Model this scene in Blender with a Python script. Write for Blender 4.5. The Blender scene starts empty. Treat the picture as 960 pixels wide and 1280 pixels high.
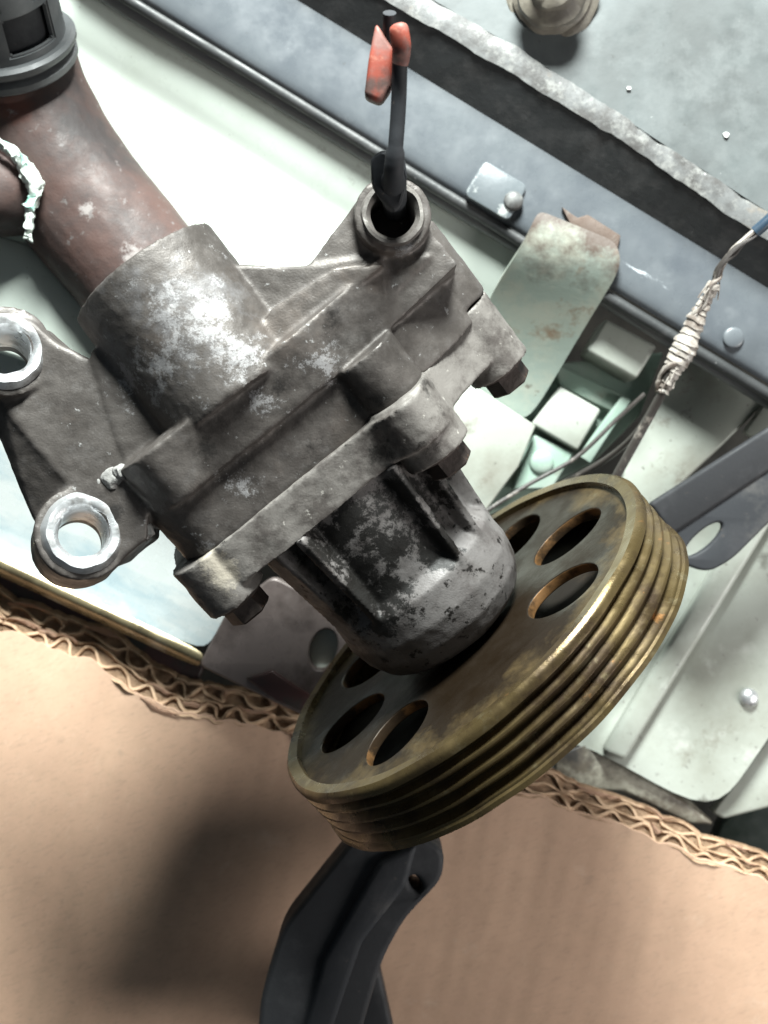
import bpy, bmesh, math, random
from mathutils import Vector, Matrix, noise as mnoise

# ------------------------------------------------------------------ units
# lengths below are "design units": 1 unit = 0.25 mm (K metres).  Camera looks down -Z.
K = 0.00025
D = 1740.0                      # camera height over the pulley centre, in design units
scene = bpy.context.scene
COL = scene.collection
R = random.Random(7)

# ------------------------------------------------------------------ camera
cam_d = bpy.data.cameras.new('camera')
cam = bpy.data.objects.new('camera', cam_d)
COL.objects.link(cam)
cam.location = (0, 0, D * K)
cam_d.sensor_fit = 'VERTICAL'
cam_d.sensor_height = 36.0
cam_d.lens = 36.0 * D / 1280.0
cam_d.clip_start = 0.01
cam_d.clip_end = 20
cam_d.dof.use_dof = True
cam_d.dof.focus_distance = 1600 * K
cam_d.dof.aperture_fstop = 15.0
scene.camera = cam

# ------------------------------------------------------------------ world and lamps
w = bpy.data.worlds.new('World')
scene.world = w
w.use_nodes = True
bg = w.node_tree.nodes['Background']
bg.inputs[0].default_value = (0.75, 0.9, 1.0, 1)
bg.inputs[1].default_value = 0.075

def area(name, loc, target, size, power, color, shape='DISK'):
    l = bpy.data.lights.new(name, 'AREA')
    l.shape = shape
    l.size = size
    l.energy = power
    l.color = color
    o = bpy.data.objects.new(name, l)
    COL.objects.link(o)
    o.location = Vector(loc) * K
    o.rotation_euler = (Vector(target) - Vector(loc)).to_track_quat('-Z', 'Y').to_euler()
    return o

area('key_lamp', (90, 2600, 1560), (-100, -100, -150), 0.25, 30, (0.94, 1.0, 0.97))
area('side_fill', (1900, -720, 700), (350, -450, -350), 0.3, 2.4, (1.0, 0.97, 0.93))  # added fill to brighten the right of the cardboard, no known source

scene.view_settings.view_transform = 'Standard'
scene.view_settings.look = 'None'
scene.view_settings.exposure = 0
scene.view_settings.gamma = 1
scene.cycles.max_bounces = 6
scene.cycles.use_denoising = True

# ------------------------------------------------------------------ helpers
def P(px, py, z):
    """the point at height z that the camera sees at photo pixel (px, py)"""
    s = (D - z) / D
    return Vector(((px - 480) * s, -(py - 640) * s, z))

WL = {}
def name_free(o):
    return o

def tag(o, label, cat, group=None, kind=None):
    o['label'] = label
    o['category'] = cat
    if group: o['group'] = group
    if kind: o['kind'] = kind
    return o

def empty(name, p, label, cat, group=None):
    o = bpy.data.objects.new(name, None)
    o.empty_display_size = 0.01
    COL.objects.link(o)
    o.location = Vector(p) * K
    WL[o] = Vector(p)
    return tag(o, label, cat, group)

def link(name, me, mat, parent=None, smooth=True, origin=None):
    """me: mesh in design units, world placed"""
    if origin is None:
        c = Vector((0, 0, 0))
        for v in me.vertices: c += v.co
        origin = c / max(1, len(me.vertices))
    origin = Vector(origin)
    for v in me.vertices: v.co = (v.co - origin) * K
    me.update()
    o = bpy.data.objects.new(name, me)
    me.name = name
    COL.objects.link(o)
    WL[o] = origin
    if parent is not None:
        o.parent = parent
        o.location = (origin - WL[parent]) * K
    else:
        o.location = origin * K
    if mat is not None and not me.materials:
        me.materials.append(mat)
    if smooth:
        for p in me.polygons: p.use_smooth = True
        try:
            me.set_sharp_from_angle(angle=math.radians(38))
        except Exception:
            pass
    return o

def mesh_of(bm):
    bmesh.ops.recalc_face_normals(bm, faces=bm.faces)
    me = bpy.data.meshes.new('m')
    bm.to_mesh(me)
    bm.free()
    return me

def obj(name, bm, mat, parent=None, smooth=True):
    return link(name, mesh_of(bm), mat, parent, smooth)

def prism(bm, top, depth, axis=(0, 0, -1), bottom_scale=1.0):
    """top: list of Vectors, extruded by depth along axis"""
    ax = Vector(axis).normalized() * depth
    t = [bm.verts.new(p) for p in top]
    b = [bm.verts.new(Vector(p) + ax) for p in top]
    bm.faces.new(t)
    bm.faces.new(list(reversed(b)))
    n = len(t)
    for i in range(n):
        j = (i + 1) % n
        bm.faces.new((t[j], t[i], b[i], b[j]))

def slab_bm(poly, depth, bev=4, seg=3):
    """poly: list of (px, py, z)"""
    bm = bmesh.new()
    prism(bm, [P(*p) for p in poly], depth)
    bmesh.ops.recalc_face_normals(bm, faces=bm.faces)
    if bev:
        bmesh.ops.bevel(bm, geom=list(bm.edges), offset=bev, segments=seg, affect='EDGES', profile=0.5)
    return bm

def lathe(bm, prof, frame, seg=64, closed=True):
    """prof: list of (r, t); frame = (origin, U, V, A)"""
    o, U, V, A = frame
    rings = []
    for r, t in prof:
        rings.append([bm.verts.new(o + A * t + (U * math.cos(2 * math.pi * k / seg) + V * math.sin(2 * math.pi * k / seg)) * r)
                      for k in range(seg)])
    n = len(prof)
    for i in range(n if closed else n - 1):
        a, b = rings[i], rings[(i + 1) % n]
        for k in range(seg):
            l = (k + 1) % seg
            bm.faces.new((a[k], a[l], b[l], b[k]))
    if not closed:
        bm.faces.new(rings[0])
        bm.faces.new(list(reversed(rings[-1])))

def frame_of(o, axis, up=(0, 0, 1)):
    A = Vector(axis).normalized()
    U = A.orthogonal().normalized() if abs(A.dot(Vector(up))) > 0.95 else Vector(up).cross(A).normalized()
    V = A.cross(U)
    return (Vector(o), U, V, A)

def tube(bm, pts, rad, seg=12, cap=True, flat=1.0):
    pts = [Vector(p) for p in pts]
    n = len(pts)
    rads = rad if isinstance(rad, (list, tuple)) else [rad] * n
    rings = []
    prevU = None
    for i in range(n):
        d = (pts[min(i + 1, n - 1)] - pts[max(i - 1, 0)]).normalized()
        if prevU is None:
            U = d.orthogonal().normalized()
        else:
            U = (prevU - d * prevU.dot(d)).normalized()
        prevU = U
        V = d.cross(U)
        rings.append([bm.verts.new(pts[i] + (U * math.cos(2 * math.pi * k / seg) + V * math.sin(2 * math.pi * k / seg) * flat) * rads[i]) for k in range(seg)])
    for i in range(n - 1):
        for k in range(seg):
            l = (k + 1) % seg
            bm.faces.new((rings[i][k], rings[i][l], rings[i + 1][l], rings[i + 1][k]))
    if cap:
        bm.faces.new(list(reversed(rings[0])))
        bm.faces.new(rings[-1])

def spline(pts, n=8):
    """Catmull-Rom through pts"""
    pts = [Vector(p) for p in pts]
    out = []
    for i in range(len(pts) - 1):
        p0 = pts[max(i - 1, 0)]; p1 = pts[i]; p2 = pts[i + 1]; p3 = pts[min(i + 2, len(pts) - 1)]
        for k in range(n):
            t = k / n
            out.append(0.5 * ((2 * p1) + (p2 - p0) * t + (2 * p0 - 5 * p1 + 4 * p2 - p3) * t * t + (3 * p1 - p0 - 3 * p2 + p3) * t ** 3))
    out.append(pts[-1])
    return out

def circle2(cx, cy, r, n=32, ry=None, ang=0.0):
    ry = r if ry is None else ry
    ca, sa = math.cos(ang), math.sin(ang)
    out = []
    for k in range(n):
        x, y = r * math.cos(2 * math.pi * k / n), ry * math.sin(2 * math.pi * k / n)
        out.append((cx + x * ca - y * sa, cy + x * sa + y * ca))
    return out

def plate2d(outline, holes, thick, bevel=0.0, res=2):
    """filled outline with holes, extruded: mesh in its own (x, y, n) frame"""
    cu = bpy.data.curves.new('c', 'CURVE')
    cu.dimensions = '2D'
    cu.fill_mode = 'BOTH'
    cu.extrude = thick / 2 - bevel
    cu.bevel_depth = bevel
    cu.bevel_resolution = res
    cu.offset = -bevel
    for lp in [outline] + list(holes):
        sp = cu.splines.new('POLY')
        sp.points.add(len(lp) - 1)
        for q, (x, y) in zip(sp.points, lp): q.co = (x, y, 0, 1)
        sp.use_cyclic_u = True
    o = bpy.data.objects.new('c', cu)
    COL.objects.link(o)
    dg = bpy.context.evaluated_depsgraph_get()
    me = bpy.data.meshes.new_from_object(o.evaluated_get(dg))
    bpy.data.objects.remove(o)
    bpy.data.curves.remove(cu)
    me.materials.clear()
    return me

def plate3d(outline, holes, thick, fr, bevel=0.0):
    """fr = (origin, X, Y, N): outline in that frame; the plate's front is at n = 0, its back at -thick"""
    me = plate2d(outline, holes, thick, bevel)
    o, X, Y, N = fr
    for v in me.vertices:
        v.co = o + X * v.co.x + Y * v.co.y + N * (v.co.z - thick / 2)
    bm = bmesh.new()
    bm.from_mesh(me)
    bmesh.ops.remove_doubles(bm, verts=bm.verts, dist=0.05)
    bpy.data.meshes.remove(me)
    return bm

FLAT = lambda z: (Vector((0, 0, z)), Vector((1, 0, 0)), Vector((0, 1, 0)), Vector((0, 0, 1)))
def plate_px(outline_px, holes_px, z, thick, bevel=0.0):
    f = lambda lp: [(P(x, y, z).x, P(x, y, z).y) for x, y in lp]
    return plate3d(f(outline_px), [f(h) for h in holes_px], thick, FLAT(z), bevel)

def rounded(poly, r, n=5):
    """round the corners of a 2D polygon; r a number or one per corner"""
    out = []
    m = len(poly)
    for i in range(m):
        p0, p1, p2 = Vector(poly[i - 1]), Vector(poly[i]), Vector(poly[(i + 1) % m])
        rr = r[i] if isinstance(r, (list, tuple)) else r
        a, b = (p0 - p1), (p2 - p1)
        rr = min(rr, a.length * 0.45, b.length * 0.45)
        s, e = p1 + a.normalized() * rr, p1 + b.normalized() * rr
        for k in range(n + 1):
            t = k / n
            q = s * (1 - t) ** 2 + p1 * 2 * t * (1 - t) + e * t * t
            out.append((q.x, q.y))
    return out

def remesh(bm, voxel=4.0, smooth=4, disp=3.0, dscale=40.0, fine=0.0):
    """fuse overlapping closed shapes into one cast skin with an uneven surface"""
    me = mesh_of(bm)
    o = bpy.data.objects.new('tmp', me)
    COL.objects.link(o)
    m = o.modifiers.new('r', 'REMESH')
    m.mode = 'VOXEL'
    m.voxel_size = voxel
    s = o.modifiers.new('s', 'SMOOTH')
    s.iterations = smooth
    s.factor = 0.5
    dg = bpy.context.evaluated_depsgraph_get()
    out = bpy.data.meshes.new_from_object(o.evaluated_get(dg))
    bpy.data.objects.remove(o)
    nr = [v.normal.copy() for v in out.vertices]
    for v, n in zip(out.vertices, nr):
        q = v.co / dscale
        d = mnoise.fractal(q, 1.0, 2.1, 4) * disp
        if fine: d += mnoise.noise(v.co / 9.0) * fine
        v.co = v.co + n * d
    out.materials.clear()
    return out

def jitter(bm, amp, scale):
    for v in bm.verts:
        v.co += mnoise.noise_vector(v.co / scale) * amp

def dome_bm(c, r, h, seg=20, rings=5, axis=(0, 0, 1)):
    bm = bmesh.new()
    prof = [(r * math.cos(a), h * math.sin(a)) for a in [i / rings * math.pi / 2 * 0.98 for i in range(rings + 1)]]
    prof = [(r, -4)] + prof
    lathe(bm, prof, frame_of(c, axis), seg, closed=False)
    return bm

def loft(rows, sub=0, thick=6):
    """rows: equal-length lists of (px, py, z) -> sheet with thickness"""
    bm = bmesh.new()
    vs = [[bm.verts.new(P(*p)) for p in row] for row in rows]
    for i in range(len(rows) - 1):
        for j in range(len(rows[0]) - 1):
            bm.faces.new((vs[i][j], vs[i][j + 1], vs[i + 1][j + 1], vs[i + 1][j]))
    bmesh.ops.recalc_face_normals(bm, faces=bm.faces)
    up = sum((f.normal.z for f in bm.faces))
    if up < 0:
        bmesh.ops.reverse_faces(bm, faces=bm.faces)
    me = bpy.data.meshes.new('m')
    bm.to_mesh(me)
    bm.free()
    o = bpy.data.objects.new('tmp', me)
    COL.objects.link(o)
    if sub:
        m = o.modifiers.new('s', 'SUBSURF')
        m.levels = m.render_levels = sub
    if thick:
        m = o.modifiers.new('t', 'SOLIDIFY')
        m.thickness = thick
        m.offset = -1
    dg = bpy.context.evaluated_depsgraph_get()
    out = bpy.data.meshes.new_from_object(o.evaluated_get(dg))
    bpy.data.objects.remove(o)
    out.materials.clear()
    return out

# pump axes, shared by the castings and by the places of their stains
A = Vector((0.63 * 0.963, -0.775 * 0.963, -0.27)).normalized()      # pump axis, from inlet to pulley
U = Vector((0.775, 0.63, 0)).normalized()
V = U.cross(A).normalized()
if V.z < 0: V = -V
C0 = P(585, 790, 0)
FR = (C0, U, V, A)
def loc3(u, v, t): return C0 + U * u + V * v + A * t
def L(px, py, v):
    o = Vector((0, 0, D)); d = Vector((px - 480, -(py - 640), -D))
    lam = (v - (o - C0).dot(V)) / d.dot(V)
    q = o + d * lam - C0
    return q.dot(U), q.dot(A)

def on(px, py, r, v=105):
    u, t = L(px, py, v)
    q = loc3(u, v, t)
    return (px, py, q.z, r)

# ------------------------------------------------------------------ materials
def ramp(nt, src, a, b):
    n = nt.nodes.new('ShaderNodeMapRange')
    n.inputs[1].default_value = a
    n.inputs[2].default_value = b
    nt.links.new(src, n.inputs[0])
    return n.outputs[0]

def mixc(nt, fac, c1, c2):
    n = nt.nodes.new('ShaderNodeMix')
    n.data_type = 'RGBA'
    for sock, c in ((n.inputs[6], c1), (n.inputs[7], c2)):
        if isinstance(c, tuple): sock.default_value = (*c, 1)
        else: nt.links.new(c, sock)
    if isinstance(fac, float): n.inputs[0].default_value = fac
    else: nt.links.new(fac, n.inputs[0])
    return n.outputs[2]

def math_n(nt, op, a, b=None):
    n = nt.nodes.new('ShaderNodeMath')
    n.operation = op
    for i, x in enumerate((a, b)):
        if x is None: continue
        if isinstance(x, (int, float)): n.inputs[i].default_value = x
        else: nt.links.new(x, n.inputs[i])
    return n.outputs[0]

def tex(nt, scale, detail=6, rough=0.6, stretch=None, rot=0.0, off=(0, 0, 0), dist=0.0):
    tc = nt.nodes.new('ShaderNodeTexCoord')
    mp = nt.nodes.new('ShaderNodeMapping')
    mp.inputs['Location'].default_value = off
    src = tc.outputs['Object']
    if stretch:
        m0 = nt.nodes.new('ShaderNodeMapping')
        m0.inputs['Rotation'].default_value = (0, 0, rot)
        nt.links.new(src, m0.inputs[0])
        src = m0.outputs[0]
        mp.inputs['Scale'].default_value = stretch
    nt.links.new(src, mp.inputs[0])
    n = nt.nodes.new('ShaderNodeTexNoise')
    n.inputs['Scale'].default_value = scale
    n.inputs['Detail'].default_value = detail
    n.inputs['Roughness'].default_value = rough
    n.inputs['Distortion'].default_value = dist
    nt.links.new(mp.outputs[0], n.inputs['Vector'])
    return n.outputs[0]

def material(name, base, layers=(), rough=0.5, rough_var=0.15, metal=0.0, bump=0.3, bscale=600, spec=0.5, bdist=0.0004):
    """layers: (colour, scale, low, high, options) laid one on the other by thresholded noise"""
    m = bpy.data.materials.new(name)
    m.use_nodes = True
    nt = m.node_tree
    b = nt.nodes['Principled BSDF']
    col = base
    h = tex(nt, bscale, 5, 0.65)
    last = None
    for i, (c, s, lo, hi, opt) in enumerate(layers):
        t = tex(nt, s, opt.get('detail', 8), opt.get('rough', 0.65), opt.get('stretch'), opt.get('rot', 0.0), (i * 3.7 + opt.get('seed', 0), i * 1.3, 2.1 * i), opt.get('dist', 0.0))
        f = ramp(nt, t, lo, hi)
        if 'spots' in opt:
            tot = None
            for sp_ in opt['spots']:
                sx, sy, sz, sr = sp_ if len(sp_) == 4 else on(*sp_)
                ge = nt.nodes.new('ShaderNodeNewGeometry')
                ds = nt.nodes.new('ShaderNodeVectorMath'); ds.operation = 'DISTANCE'
                nt.links.new(ge.outputs['Position'], ds.inputs[0])
                ds.inputs[1].default_value = P(sx, sy, sz) * K
                q = ramp(nt, ds.outputs['Value'], sr * K * 1.3, sr * K * 0.2)
                tot = q if tot is None else math_n(nt, 'MAXIMUM', tot, q)
            q2 = math_n(nt, 'ADD', t, math_n(nt, 'MULTIPLY', math_n(nt, 'SUBTRACT', tot, 1.0), opt.get('pull', 0.35)))
            f = ramp(nt, q2, lo, hi)
        if 'max' in opt: f = math_n(nt, 'MULTIPLY', f, opt['max'])
        col = mixc(nt, f, col, c)
        if opt.get('bump'):
            hb = math_n(nt, 'MULTIPLY', f, opt['bump'])
            h = math_n(nt, 'ADD', h, hb)
    if isinstance(col, tuple): b.inputs['Base Color'].default_value = (*col, 1)
    else: nt.links.new(col, b.inputs['Base Color'])
    rv = tex(nt, 120, 6, 0.6, off=(5, 1, 2))
    rr = nt.nodes.new('ShaderNodeMapRange')
    rr.inputs[1].default_value = 0.3; rr.inputs[2].default_value = 0.7
    rr.inputs[3].default_value = max(0.03, rough - rough_var); rr.inputs[4].default_value = min(1, rough + rough_var)
    nt.links.new(rv, rr.inputs[0])
    nt.links.new(rr.outputs[0], b.inputs['Roughness'])
    b.inputs['Metallic'].default_value = metal
    b.inputs['Specular IOR Level'].default_value = spec
    if bump:
        bn = nt.nodes.new('ShaderNodeBump')
        bn.inputs['Strength'].default_value = bump
        bn.inputs['Distance'].default_value = bdist
        nt.links.new(h, bn.inputs['Height'])
        nt.links.new(bn.outputs[0], b.inputs['Normal'])
    return m

M = {}
M['cast'] = material('grimy_cast_metal', (0.094, 0.083, 0.076),
    [((0.060, 0.052, 0.047), 40, 0.42, 0.60, {'rough': 0.75}),
     ((0.125, 0.115, 0.11), 150, 0.52, 0.66, {'rough': 0.8, 'max': 0.7}),
     ((0.12, 0.092, 0.075), 25, 0.55, 0.72, {'max': 0.6}),
     ((0.034, 0.029, 0.026), 55, 0.36, 0.54, {'rough': 0.75, 'seed': 4, 'spots': [(300, 560, 105), (380, 500, 105), (460, 420, 95), (250, 640, 70), (530, 350, 60), (175, 590, 195, 40), (120, 612, 190, 36)], 'max': 0.85}),
     ((0.20, 0.20, 0.21), 60, 0.40, 0.58, {'rough': 0.75, 'seed': 11, 'max': 0.55, 'spots': [(225, 400, 255, 120), (140, 430, 200, 60)]}),
     ((0.36, 0.355, 0.36), 110, 0.47, 0.535, {'rough': 0.85, 'bump': 0.2, 'seed': 1, 'pull': 0.22, 'max': 0.58, 'spots': [(225, 400, 255, 110), (290, 440, 245, 70), (200, 470, 225, 60), (330, 500, 42), (408, 448, 50), (455, 330, 240, 40), (505, 310, 190, 34), (520, 375, 36), (255, 690, 34), (150, 480, 200, 44), (300, 610, 40)]}),
     ((0.015, 0.013, 0.012), 80, 0.44, 0.56, {'rough': 0.78, 'seed': 13, 'max': 0.9, 'spots': [(345, 480, 26), (420, 400, 26), (260, 560, 26), (400, 560, 34), (330, 625, 30), (470, 500, 36), (545, 420, 30), (480, 365, 200, 26), (205, 590, 190, 30), (140, 640, 180, 26)]}),
     ((0.26, 0.255, 0.25), 330, 0.66, 0.71, {'detail': 4, 'bump': 0.4})], rough=0.52, metal=0.35, bump=0.3, bscale=1500)
M['cover'] = material('cover_cast_metal', (0.165, 0.152, 0.14),
    [((0.08, 0.07, 0.064), 70, 0.46, 0.6, {'rough': 0.75}),
     ((0.035, 0.030, 0.027), 90, 0.60, 0.66, {'seed': 4, 'rough': 0.75}),
     ((0.38, 0.34, 0.28), 85, 0.42, 0.54, {'rough': 0.8, 'bump': 0.4, 'spots': [(275, 715, 50), (255, 690, 36)]}),
     ((0.02, 0.018, 0.016), 60, 0.42, 0.54, {'rough': 0.75, 'seed': 6, 'spots': [(480, 555, 40), (595, 345, 170, 36), (560, 350, 60), (540, 470, 60)]}),
     ((0.36, 0.34, 0.31), 300, 0.65, 0.71, {'detail': 4})], rough=0.6, metal=0.25, bump=0.32, bscale=1500)
M['nose'] = material('oily_nose_metal', (0.145, 0.134, 0.130),
    [((0.09, 0.08, 0.077), 80, 0.46, 0.62, {'rough': 0.75}),
     ((0.05, 0.043, 0.039), 45, 0.38, 0.52, {'rough': 0.75, 'seed': 5, 'spots': [(625, 620, 70, 30), (640, 690, 50, 30), (450, 830, 60, 80), (560, 835, 60, 70), (500, 840, 60, 80), (400, 800, 60, 70), (380, 730, 60), (610, 800, 50), (655, 720, 40, 30)]}),
     ((0.008, 0.007, 0.006), 60, 0.37, 0.43, {'rough': 0.78, 'seed': 9.3, 'pull': 0.28, 'spots': [(472, 735, 66), (490, 690, 56), (548, 690, 46), (440, 640, 34), (505, 620, 60), (400, 700, 50), (430, 790, 66), (570, 610, 60), (470, 770, 50), (600, 660, 40)]}),
     ((0.012, 0.010, 0.009), 260, 0.59, 0.64, {'seed': 2})], rough=0.55, metal=0.15, bump=0.35, bscale=1500)
M['bush'] = material('bright_bush_metal', (0.62, 0.63, 0.64),
    [((0.25, 0.24, 0.23), 150, 0.55, 0.68, {'max': 0.8}), ((0.4, 0.32, 0.26), 60, 0.58, 0.7, {'max': 0.5})], rough=0.38, metal=0.75, bump=0.3)
M['bolt'] = material('rusty_bolt', (0.062, 0.048, 0.043), [((0.035, 0.027, 0.023), 160, 0.45, 0.62, {}), ((0.2, 0.12, 0.08), 300, 0.6, 0.7, {})], rough=0.55, metal=0.4, bump=0.4, bscale=900)
M['web'] = material('oily_shaded_web', (0.095, 0.066, 0.030),
    [((0.022, 0.016, 0.010), 30, 0.42, 0.6, {'rough': 0.7}), ((0.16, 0.14, 0.09), 110, 0.6, 0.7, {'max': 0.5})], rough=0.45, metal=0.3, spec=0.25, bump=0.25, bscale=700)
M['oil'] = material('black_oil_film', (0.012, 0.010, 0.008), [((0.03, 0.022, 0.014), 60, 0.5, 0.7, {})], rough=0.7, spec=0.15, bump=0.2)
M['pulley'] = material('oily_olive_steel', (0.125, 0.090, 0.040),
    [((0.06, 0.040, 0.024), 40, 0.45, 0.62, {'rough': 0.7}), ((0.22, 0.185, 0.11), 130, 0.58, 0.68, {'max': 0.6}), ((0.35, 0.17, 0.06), 90, 0.64, 0.7, {'max': 0.7})],
    rough=0.32, rough_var=0.16, metal=0.65, bump=0.2, bscale=700)
M['rustwall'] = material('bare_rust_edge', (0.24, 0.125, 0.05), [((0.04, 0.025, 0.014), 60, 0.42, 0.55, {'rough': 0.7})], rough=0.45, metal=0.6, bump=0.3)
M['white'] = material('pale_green_paint', (0.62, 0.68, 0.62),
    [((0.50, 0.56, 0.48), 22, 0.5, 0.7, {'max': 0.6}), ((0.24, 0.23, 0.19), 60, 0.63, 0.74, {'rough': 0.75, 'max': 0.7}), ((0.14, 0.12, 0.1), 500, 0.7, 0.76, {'detail': 3, 'max': 0.8})],
    rough=0.35, bump=0.06, bscale=300)
M['pale'] = material('worn_pale_paint', (0.37, 0.395, 0.355), [((0.27, 0.28, 0.24), 18, 0.42, 0.64, {}), ((0.20, 0.19, 0.155), 45, 0.60, 0.72, {'rough': 0.78, 'max': 0.8}), ((0.12, 0.11, 0.1), 380, 0.65, 0.72, {'detail': 3, 'max': 0.8}), ((0.07, 0.062, 0.052), 60, 0.42, 0.56, {'rough': 0.8, 'max': 0.8, 'spots': [(760, 960, -420, 40), (880, 1005, -410, 34), (800, 985, -410, 34), (960, 700, -410, 30), (830, 820, -415, 24), (735, 440, -320, 14), (815, 440, -320, 14), (750, 515, -355, 12)]}), ((0.48, 0.5, 0.46), 60, 0.6, 0.7, {'seed': 3, 'max': 0.6})], rough=0.42, bump=0.12, bscale=400)
M['green'] = material('mint_green_paint', (0.27, 0.37, 0.31),
    [((0.36, 0.42, 0.37), 40, 0.45, 0.65, {}), ((0.20, 0.20, 0.16), 70, 0.63, 0.72, {'rough': 0.75, 'max': 0.7}), ((0.12, 0.11, 0.1), 420, 0.69, 0.76, {'detail': 3, 'max': 0.8})],
    rough=0.38, bump=0.08, bscale=300)
M['dirty_white'] = material('dirty_pale_paint', (0.32, 0.34, 0.30),
    [((0.24, 0.24, 0.205), 30, 0.48, 0.66, {}), ((0.16, 0.14, 0.115), 55, 0.56, 0.68, {'rough': 0.78, 'max': 0.8}), ((0.05, 0.045, 0.038), 75, 0.42, 0.54, {'rough': 0.8, 'max': 0.85, 'spots': [(600, 485, -320, 26), (655, 522, -320, 22), (640, 590, -320, 18), (905, 470, -340, 30), (835, 610, -340, 30), (860, 520, -340, 24), (940, 520, -340, 24), (790, 600, -340, 20)]}), ((0.1, 0.09, 0.08), 350, 0.67, 0.74, {'detail': 3})],
    rough=0.45, bump=0.15, bscale=400)
M['grime'] = material('grimy_sill_paint', (0.34, 0.33, 0.27), [((0.10, 0.085, 0.065), 40, 0.42, 0.58, {'rough': 0.75}), ((0.03, 0.027, 0.024), 30, 0.54, 0.64, {'seed': 2})], rough=0.55, bump=0.3, bscale=500)
M['strap'] = material('peeling_strap_paint', (0.28, 0.335, 0.295),
    [((0.36, 0.38, 0.32), 45, 0.45, 0.62, {'rough': 0.7}), ((0.22, 0.17, 0.12), 50, 0.58, 0.68, {'rough': 0.75}), ((0.10, 0.075, 0.06), 90, 0.64, 0.7, {'rough': 0.75})],
    rough=0.4, bump=0.2, bscale=400)
M['rust'] = material('brown_rust', (0.10, 0.07, 0.055), [((0.2, 0.18, 0.16), 80, 0.58, 0.68, {'rough': 0.75}), ((0.09, 0.06, 0.045), 60, 0.5, 0.65, {})], rough=0.7, bump=0.5, bscale=700)
M['blue'] = material('blue_grey_paint', (0.115, 0.127, 0.137),
    [((0.082, 0.092, 0.104), 16, 0.42, 0.66, {}), ((0.16, 0.172, 0.183), 60, 0.55, 0.7, {'max': 0.5}),
     ((0.50, 0.53, 0.56), 110, 0.64, 0.69, {'stretch': (0.16, 1, 1), 'rot': 0.54, 'rough': 0.75, 'spots': [(390, 95, -246, 90), (470, 160, -246, 50), (560, 150, -246, 70), (700, 270, -246, 70), (830, 330, -246, 70)], 'pull': 0.12}), ((0.7, 0.72, 0.74), 260, 0.73, 0.76, {'detail': 4}), ((0.08, 0.085, 0.09), 330, 0.68, 0.74, {'detail': 3})],
    rough=0.33, bump=0.1, bscale=260)
M['plate'] = material('dusty_grey_plate', (0.108, 0.121, 0.122),
    [((0.07, 0.077, 0.077), 14, 0.42, 0.62, {}), ((0.14, 0.152, 0.152), 45, 0.5, 0.68, {'max': 0.6, 'rough': 0.75}), ((0.06, 0.046, 0.03), 12, 0.58, 0.72, {'max': 0.7, 'seed': 3}), ((0.03, 0.028, 0.026), 90, 0.60, 0.70, {'rough': 0.8, 'max': 0.7}), ((0.25, 0.26, 0.26), 120, 0.70, 0.73, {'stretch': (0.15, 1, 1), 'rot': 1.0}),
     ((0.55, 0.56, 0.56), 210, 0.735, 0.76, {'detail': 4})], rough=0.5, bump=0.12, bscale=350)
M['worn'] = material('worn_chipped_edge', (0.115, 0.118, 0.118),
    [((0.055, 0.052, 0.05), 70, 0.42, 0.6, {'rough': 0.75}), ((0.20, 0.20, 0.19), 160, 0.5, 0.65, {'rough': 0.75}), ((0.62, 0.62, 0.60), 120, 0.63, 0.67, {'rough': 0.8, 'bump': 0.2}), ((0.16, 0.13, 0.1), 40, 0.6, 0.7, {})], rough=0.5, bump=0.25, bscale=700)
M['pad'] = material('chipped_blue_pad', (0.11, 0.125, 0.135), [((0.42, 0.44, 0.43), 90, 0.42, 0.52, {'rough': 0.75, 'spots': [(604, 214, -250, 26), (590, 240, -250, 26), (630, 266, -250, 20)]}), ((0.07, 0.077, 0.083), 90, 0.58, 0.66, {'seed': 3})], rough=0.42, bump=0.15)
M['seal_shade_black'] = material('black_seal_and_wall_shade', (0.035, 0.037, 0.038), [((0.07, 0.07, 0.07), 90, 0.5, 0.7, {}), ((0.16, 0.16, 0.16), 400, 0.7, 0.76, {'detail': 3})], rough=0.5, bump=0.3, bscale=600)
M['rubber'] = material('black_rubber', (0.028, 0.029, 0.032), [((0.055, 0.056, 0.06), 60, 0.5, 0.7, {'max': 0.7}), ((0.10, 0.085, 0.075), 180, 0.64, 0.70, {'max': 0.6, 'rough': 0.75})], rough=0.68, spec=0.3, bump=0.2, bscale=800)
M['plastic'] = material('grey_black_plastic', (0.10, 0.105, 0.108), [((0.17, 0.17, 0.17), 70, 0.5, 0.7, {'max': 0.6})], rough=0.42, bump=0.12, bscale=700)
M['darkplastic'] = material('dull_black_plastic', (0.026, 0.028, 0.032), [((0.05, 0.05, 0.054), 60, 0.5, 0.7, {'max': 0.6}), ((0.12, 0.10, 0.085), 200, 0.64, 0.70, {'max': 0.7, 'rough': 0.75}), ((0.10, 0.095, 0.09), 35, 0.60, 0.72, {'max': 0.5})], rough=0.68, spec=0.3, bump=0.15, bscale=700)
M['hose'] = material('red_brown_hose', (0.095, 0.056, 0.048),
    [((0.05, 0.041, 0.04), 26, 0.42, 0.62, {'rough': 0.7}), ((0.16, 0.052, 0.034), 30, 0.42, 0.62, {'seed': 5, 'spots': [(20, 140, -130, 60), (115, 385, -190, 40), (200, 330, -160, 40)]}), ((0.28, 0.25, 0.24), 130, 0.42, 0.52, {'rough': 0.8, 'spots': [(108, 262, -140, 26), (165, 318, -150, 36), (22, 145, -130, 22), (160, 345, -150, 24)]}), ((0.16, 0.14, 0.135), 260, 0.62, 0.68, {})], rough=0.62, bump=0.3, bscale=900)
M['crust'] = material('pale_coolant_crust', (0.70, 0.76, 0.70), [((0.30, 0.62, 0.52), 90, 0.55, 0.64, {}), ((0.5, 0.36, 0.25), 60, 0.66, 0.74, {})], rough=0.8, bump=0.6, bscale=900)
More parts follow.
